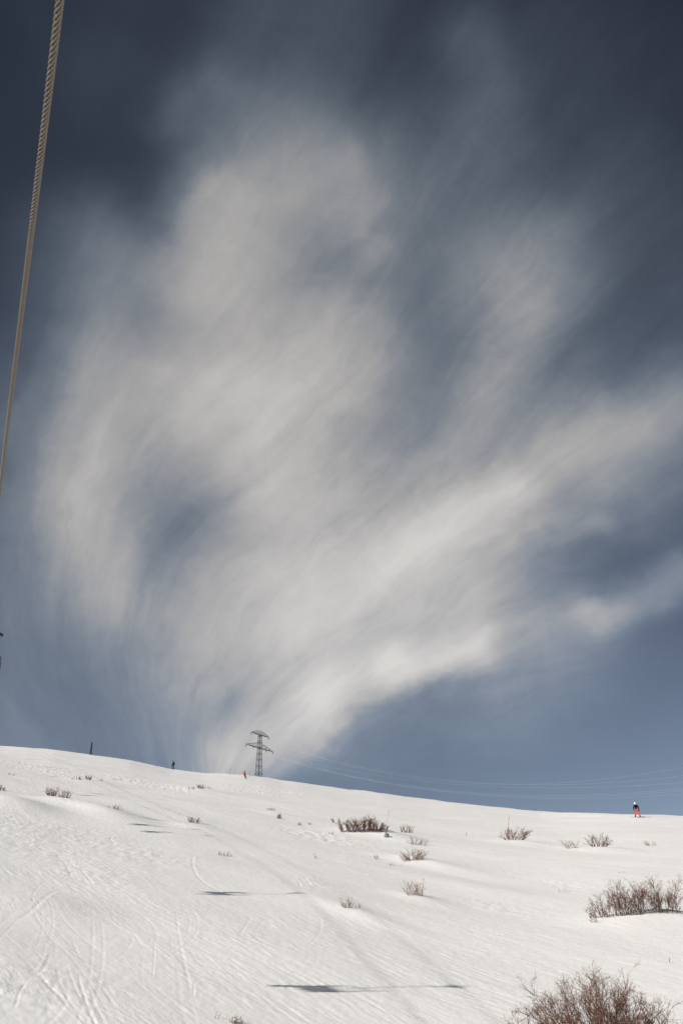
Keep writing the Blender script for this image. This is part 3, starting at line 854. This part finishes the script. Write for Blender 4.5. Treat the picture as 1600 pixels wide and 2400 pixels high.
bush('sparse tuft at the far right end of the row of bushes below the mast', 275, 1829, 26, 6, 8, .4, tone='pale', thick=.85)
bush('sparse twiggy bush right of the leaning clump on the left slope', 268, 1896, 44, 15, 10, .6)
bush('small brown bush below the walker', 470, 1848, 24, 14, 15, .7)
bush('low twigs left of the small brown bush below the walker', 449, 1849, 22, 8, 8, .6)
bush('low twigs right of the small brown bush below the walker', 492, 1848, 18, 7, 7, .5, tone='pale', thick=.85)
bush('small red-brown bush standing in a chair shadow', 455, 1929, 38, 20, 14, .8)
bush('tiny bush near the middle, upper of a pair', 637, 1899, 26, 9, 10, .7)
bush('small upright bush near the middle, lower of a pair', 655, 1919, 16, 17, 9, .8)
bush('tiny tuft left of two, right of the small upright bush', 702, 1934, 16, 9, 6, .6)
bush('tiny tuft right of two, right of the small upright bush', 726, 1933, 12, 10, 5, .6)
bush('wide sparse grey tuft in the left middle of the slope', 528, 2006, 52, 15, 11, .5, spread=1.5)
bush('lone thin twig left of the middle of the slope', 741, 2012, 10, 19, 2, .7)
bush('sparse grey tuft at the bottom edge left of the middle', 552, 2399, 44, 26, 13, .6)
bush('single upright twig at the bottom edge beside the grey tuft', 506, 2386, 14, 34, 2, .5)

# ------------------------------------------------------------------ marker poles and small things
def pole(label, base, top, mat, rad, name='marker_pole', cat='pole', band=None, far=330.0):
    c = place(*base); r = np.hypot(c[0], c[1])
    t = at_range(top[0], top[1], r) - c
    o = empty(name, c)
    MB().tube([np.array([0, 0, -.3]), t*.5, t], [rad, rad*.9, rad*.75], 6).build('shaft', mat, o)
    if band is not None:
        MB().tube([t*.8, t*.97], rad*1.25, 6).build('band', band, o)
    return tag(o, label, cat, 'thin poles and sticks in the snow')
pole('pale orange leaning marker pole right of the dense hedge-like bush', (904.5, 1926), (911.5, 1898.5), M_ORANGE, .026, band=M_RED)
pole('red marker pole behind the brown bush in the right half', (1188.6, 1951), (1192.5, 1914), M_RED, .028, band=M_ORANGE)
pole('thin reddish marker pole on the skyline right of the middle', (1264, 1903.5), (1265.5, 1884), M_RED, .028, band=M_GREYPOLE)
pole('thin leaning grey stick on the skyline left of the red skier', (537, 1815), (541, 1800), M_GREYPOLE, .03)
pole('short grey post on the skyline between red skier and pylon', (585, 1820), (585.8, 1808), M_GREYPOLE, .055)
pole('tiny dark post on the skyline right of the pylon', (844, 1855), (844.4, 1847), M_GREYPOLE, .035)
pole('short dark stick in the snow near the right edge, low down', (1567, 2256), (1567.3, 2245), M_GREYPOLE, .012)
pole('short pale stick between the pale orange pole and the red pole', (1092, 1960), (1092.5, 1951), M_GREYPOLE, .022)
pole('tiny stick on the skyline left of the walker', (367, 1797), (367.5, 1788), M_GREYPOLE, .03)
pole('tiny stick on the skyline right of the mast', (265, 1778), (265.4, 1770), M_GREYPOLE, .03)
c = place(906, 1962)
kn = empty('knob', c)  # grey solid added in place of a round shaded hollow in the snow
MB().blob((0, 0, .10), (.21, .19, .20), 12, 8, .05, RNG).build('knob_body', M_HOLLOW, kn)
MB().tube([(-.02, .05, .22), (-.12, .12, .42), (-.20, .15, .52)], [.05, .035, .02], 6).build('tail_stub', M_GREYPOLE, kn)
tag(kn, 'small round grey boulder standing in for a shaded snow hollow, with a stub on the drift under the pale orange pole', 'knob')

# ------------------------------------------------------------------ people
def skin_mesh(name, joints, bones, mat, parent, levels=2, root='pelvis'):
    """a continuous surface grown over a skeleton (joint: x y z radius)"""
    names = list(joints); idx = {n: i for i, n in enumerate(names)}
    me = bpy.data.meshes.new(name)
    me.from_pydata([joints[n][:3] for n in names], [(idx[a], idx[b]) for a, b in bones], [])
    o = bpy.data.objects.new(name, me); COL.objects.link(o)
    o.modifiers.new('skin', 'SKIN')
    for n, sv in zip(names, me.skin_vertices[0].data):
        r = joints[n][3]; sv.radius = r if isinstance(r, tuple) else (r, r); sv.use_root = n == root
    sub = o.modifiers.new('sub', 'SUBSURF'); sub.levels = sub.render_levels = levels
    dg = bpy.context.evaluated_depsgraph_get(); dg.update()
    nm = bpy.data.meshes.new_from_object(o.evaluated_get(dg))
    o.modifiers.clear(); o.data = nm; nm.name = name; bpy.data.meshes.remove(me)
    nm.materials.clear(); nm.materials.append(mat)
    nm.polygons.foreach_set('use_smooth', [True]*len(nm.polygons))
    o.parent = parent
    return o

def person(label, px, py, hpx, J, jacket, trousers, hat, hat_mat, boots):
    c = place(px, py); dist = float(np.linalg.norm(c - np.array([0, 0, CAM_Z])))
    k = hpx*dist/F_PX/1.78
    c[2] += .02
    o = empty('person', c); o.scale = (k, k, k)
    o.rotation_euler = (0, 0, -math.atan2(c[0], c[1]))
    j = {n: np.array(v, float) for n, v in J.items()}
    def J4(n, r, d=(0, 0, 0)): return (*(j[n] + np.array(d)), r)
    body = {'pelvis': J4('pelvis', (.13, .10)), 'chest': J4('chest', (.15, .11)), 'neck': J4('neck', .055), 'head': J4('head', .085, (0, 0, -.03)),
            'crown': J4('head', .075, (0, 0, .08))}
    bones = [('pelvis', 'chest'), ('chest', 'neck'), ('neck', 'head'), ('head', 'crown')]
    face = j['face']/np.linalg.norm(j['face'])
    body['nose'] = (*(j['head'] + face*.115 + np.array([0, 0, -.005])), .018); bones.append(('head', 'nose'))
    body['chin'] = (*(j['head'] + face*.07 + np.array([0, 0, -.10])), .035); bones.append(('head', 'chin'))
    for s in ('l', 'r'):
        for a, b, r in (('hip', 'knee', .085), ('knee', 'ankle', .055), ('ankle', 'toe', .04)):
            body[a + s] = J4(a + s, r)
        body['toe' + s] = J4('toe' + s, .035)
        body['shoulder' + s] = J4('shoulder' + s, .06); body['elbow' + s] = J4('elbow' + s, .045); body['wrist' + s] = J4('wrist' + s, .032)
        bones += [('pelvis', 'hip' + s), ('hip' + s, 'knee' + s), ('knee' + s, 'ankle' + s), ('ankle' + s, 'toe' + s),
                  ('chest', 'shoulder' + s), ('shoulder' + s, 'elbow' + s), ('elbow' + s, 'wrist' + s)]
        # the palm and five fingers
        w = j['wrist' + s]; dr = w - j['elbow' + s]; dr /= np.linalg.norm(dr)
        sd = np.cross(dr, face); sd /= np.linalg.norm(sd) + 1e-6
        body['palm' + s] = (*(w + dr*.075), (.035, .022)); bones.append(('wrist' + s, 'palm' + s))
        for q in range(4):
            ln = (.062, .072, .068, .055)[q]; b0 = w + dr*.105 + sd*(.024 - .016*q)
            body[f'f{q}a' + s] = (*b0, .0095); body[f'f{q}b' + s] = (*(b0 + dr*ln*.55 + face*.012), .0085); body[f'f{q}c' + s] = (*(b0 + dr*ln*.95 + face*.035), .0075)
            bones += [('palm' + s, f'f{q}a' + s), (f'f{q}a' + s, f'f{q}b' + s), (f'f{q}b' + s, f'f{q}c' + s)]
        t0 = w + dr*.045 + sd*.035
        body['ta' + s] = (*t0, .012); body['tb' + s] = (*(t0 + sd*.03 + dr*.035), .010); body['tc' + s] = (*(t0 + sd*.035 + dr*.065 + face*.01), .008)
        bones += [('palm' + s, 'ta' + s), ('ta' + s, 'tb' + s), ('tb' + s, 'tc' + s)]
    skin_mesh('body', body, bones, M_SKIN, o, 1)
    jk = {'pelvis': J4('pelvis', (.185, .15), (0, 0, -.04)), 'waist': (*((j['pelvis'] + j['chest'])/2), (.165, .135)), 'chest': J4('chest', (.20, .155)), 'collar': (*(j['neck'] + np.array([0, 0, .02])), .085)}
    jb = [('pelvis', 'waist'), ('waist', 'chest'), ('chest', 'collar')]
    for s in ('l', 'r'):
        jk['shoulder' + s] = J4('shoulder' + s, .095); jk['elbow' + s] = J4('elbow' + s, .075); jk['wrist' + s] = J4('wrist' + s, .06)
        jb += [('chest', 'shoulder' + s), ('shoulder' + s, 'elbow' + s), ('elbow' + s, 'wrist' + s)]
    skin_mesh('jacket', jk, jb, jacket, o)
    tr = {'pelvis': J4('pelvis', (.165, .135))}; tb = []
    for s in ('l', 'r'):
        tr['hip' + s] = J4('hip' + s, .115); tr['knee' + s] = J4('knee' + s, .092); tr['ankle' + s] = J4('ankle' + s, .082, (0, 0, .05))
        tb += [('pelvis', 'hip' + s), ('hip' + s, 'knee' + s), ('knee' + s, 'ankle' + s)]
    skin_mesh('trousers', tr, tb, trousers, o)
    for s in ('l', 'r'):
        a = j['ankle' + s]; t = j['toe' + s]
        MB().tube([a + (0, 0, .16), a + (0, 0, .02), a*.6 + t*.4 + (0, 0, -.02), t + (t - a)*.1], [.07, .075, .07, .05], 10).build('boot', boots, o)
        w = j['wrist' + s]; dr = w - j['elbow' + s]; dr /= np.linalg.norm(dr)
        MB().tube([w - dr*.03, w + dr*.02, w + dr*.09, w + dr*.16, w + dr*.19], [.05, .05, .052, .04, .02], 8, flat=.7).build('glove', boots, o)
    hm = MB(); hd = j['head']
    hm.blob(hd + np.array([0, 0, .045]), (.135, .15, .125), 14, 9); hm.build(hat, hat_mat, o)
    MB().box(hd + face*.115 + np.array([0, 0, .03]), (.17, .05, .075), rot=Matrix.Rotation(math.atan2(-face[0], face[1]), 3, 'Z'), bev=.015).build('goggles', M_PACK, o)
    tag(o, label, 'person')
    return o, c, k

B = dict(pelvis=(0, 0, .93), chest=(-.03, .01, 1.30), neck=(-.05, .02, 1.48), head=(-.07, .02, 1.64), face=(-.5, .8, 0),
         hipl=(-.12, 0, .88), kneel=(-.17, .03, .50), anklel=(-.20, 0, .11), toel=(-.24, .19, .07),
         hipr=(.12, 0, .88), kneer=(.21, .03, .50), ankler=(.32, 0, .11), toer=(.36, .19, .07),
         shoulderl=(-.21, 0, 1.40), elbowl=(-.31, -.03, 1.13), wristl=(-.28, .04, .88),
         shoulderr=(.17, 0, 1.40), elbowr=(.27, -.03, 1.14), wristr=(.30, .04, .90))
o, c, k = person('snowboarder in black jacket, coral trousers and white helmet near the right skyline', 1492.5, 1916, 31.5, B, M_BLACK, M_CORAL, 'helmet', M_WHITE, M_NAVY)
sb = empty('snowboard', c, o.rotation_euler[2]); sb.scale = (k, k, k)
ol = []
for t in np.linspace(-1, 1, 17):
    w = .13*(1 - abs(t)**6) + .012 - .02*(1 - t*t); z = .028 + max(0, abs(t) - .8)**2*2.2
    ol.append((t*.78 + .06, w, z))
mb = MB(); v = []
for x, w, z in ol: v += [(x, .03 - w, z), (x, .03 + w, z), (x, .03 + w, z + .014), (x, .03 - w, z + .014)]
mb.add(v, [(i*4 + q, i*4 + (q + 1) % 4, i*4 + 4 + (q + 1) % 4, i*4 + 4 + q) for i in range(16) for q in range(4)] + [(3, 2, 1, 0), (64, 65, 66, 67)])
mb.build('deck', M_BOARD, sb, False)
for x in (-.20, .32): MB().box((x, .05, .07), (.12, .24, .05), bev=.012).build('binding', M_PACK, sb)
tag(sb, 'dark snowboard under the boots of the snowboarder', 'snowboard')

Wk = dict(pelvis=(.03, 0, .92), chest=(-.02, .0, 1.30), neck=(-.05, .0, 1.46), head=(-.08, 0, 1.60), face=(-1, .15, -.15),
          hipl=(.0, -.10, .87), kneel=(-.20, -.10, .56), anklel=(-.13, -.10, .14), toel=(-.34, -.10, .11),
          hipr=(.06, .10, .87), kneer=(.13, .10, .48), ankler=(.24, .10, .08), toer=(.05, .10, .05),
          shoulderl=(-.03, -.21, 1.39), elbowl=(-.10, -.26, 1.12), wristl=(-.22, -.20, .93),
          shoulderr=(-.03, .21, 1.39), elbowr=(-.16, .26, 1.14), wristr=(-.26, .2, .95))
o, c, k = person('dark-clad walker with a black backpack climbing left on the skyline', 405, 1803.5, 19.0, Wk, M_GREYJ, M_NAVY, 'hood', M_PACK, M_PACK)
bp = empty('backpack', c, o.rotation_euler[2]); bp.scale = (k, k, k)
MB().box((.20, 0, 1.22), (.20, .34, .50), rot=Matrix.Rotation(-.12, 3, 'Y'), bev=.06).build('bag', M_PACK, bp)
MB().box((.20, 0, 1.50), (.19, .30, .12), rot=Matrix.Rotation(-.12, 3, 'Y'), bev=.04).build('lid', M_PACK, bp)
MB().box((.325, 0, 1.14), (.07, .24, .24), rot=Matrix.Rotation(-.12, 3, 'Y'), bev=.025).build('pocket', M_PACK, bp)
for s in (-1, 1): MB().tube([(.11, s*.12, 1.44), (.02, s*.14, 1.52), (-.17, s*.13, 1.40), (-.19, s*.13, 1.18), (.05, s*.18, 1.02)], .022, 6).build('strap', M_PACK, bp)
tag(bp, 'black backpack on the back of the walker on the skyline', 'backpack')

Rd = dict(pelvis=(.02, 0, .88), chest=(-.05, -.05, 1.24), neck=(-.06, -.08, 1.42), head=(-.05, -.11, 1.58), face=(.15, -1, 0),
          hipl=(-.07, 0, .83), kneel=(.04, -.10, .47), anklel=(.16, .02, .10), toel=(.18, -.18, .07),
          hipr=(.12, 0, .83), kneer=(.28, -.10, .47), ankler=(.42, .02, .10), toer=(.44, -.18, .07),
          shoulderl=(-.25, -.05, 1.33), elbowl=(-.36, -.10, 1.08), wristl=(-.26, -.26, .95),
          shoulderr=(.15, -.05, 1.33), elbowr=(.32, -.10, 1.10), wristr=(.36, -.26, .97))
o, c, k = person('skier in a red jacket and dark trousers coming down beside the pylon', 573, 1825.5, 18.2, Rd, M_REDJ, M_NAVY, 'helmet', M_GREYJ, M_NAVY)
for x, nm in ((.16, 'left'), (.42, 'right')):
    sk = empty('ski', c, o.rotation_euler[2]); sk.scale = (k, k, k)
    mb = MB(); v = []
    for t in np.linspace(-1, 1, 13):
        z = .03 + max(0, -t - .82)**2*4
        w = .045 + .012*t*t
        v += [(x - w, t*.82, z), (x + w, t*.82, z), (x + w, t*.82, z + .012), (x - w, t*.82, z + .012)]
    mb.add(v, [(i*4 + q, i*4 + (q + 1) % 4, i*4 + 4 + (q + 1) % 4, i*4 + 4 + q) for i in range(12) for q in range(4)] + [(3, 2, 1, 0), (48, 49, 50, 51)])
    mb.build('blade', M_BOARD, sk, False)
    MB().box((x, .0, .06), (.06, .32, .035), bev=.008).build('binding', M_PACK, sk)
    tag(sk, f'ski under the boot of the red skier, the {nm} one in the picture', 'ski', 'skis of the red skier')
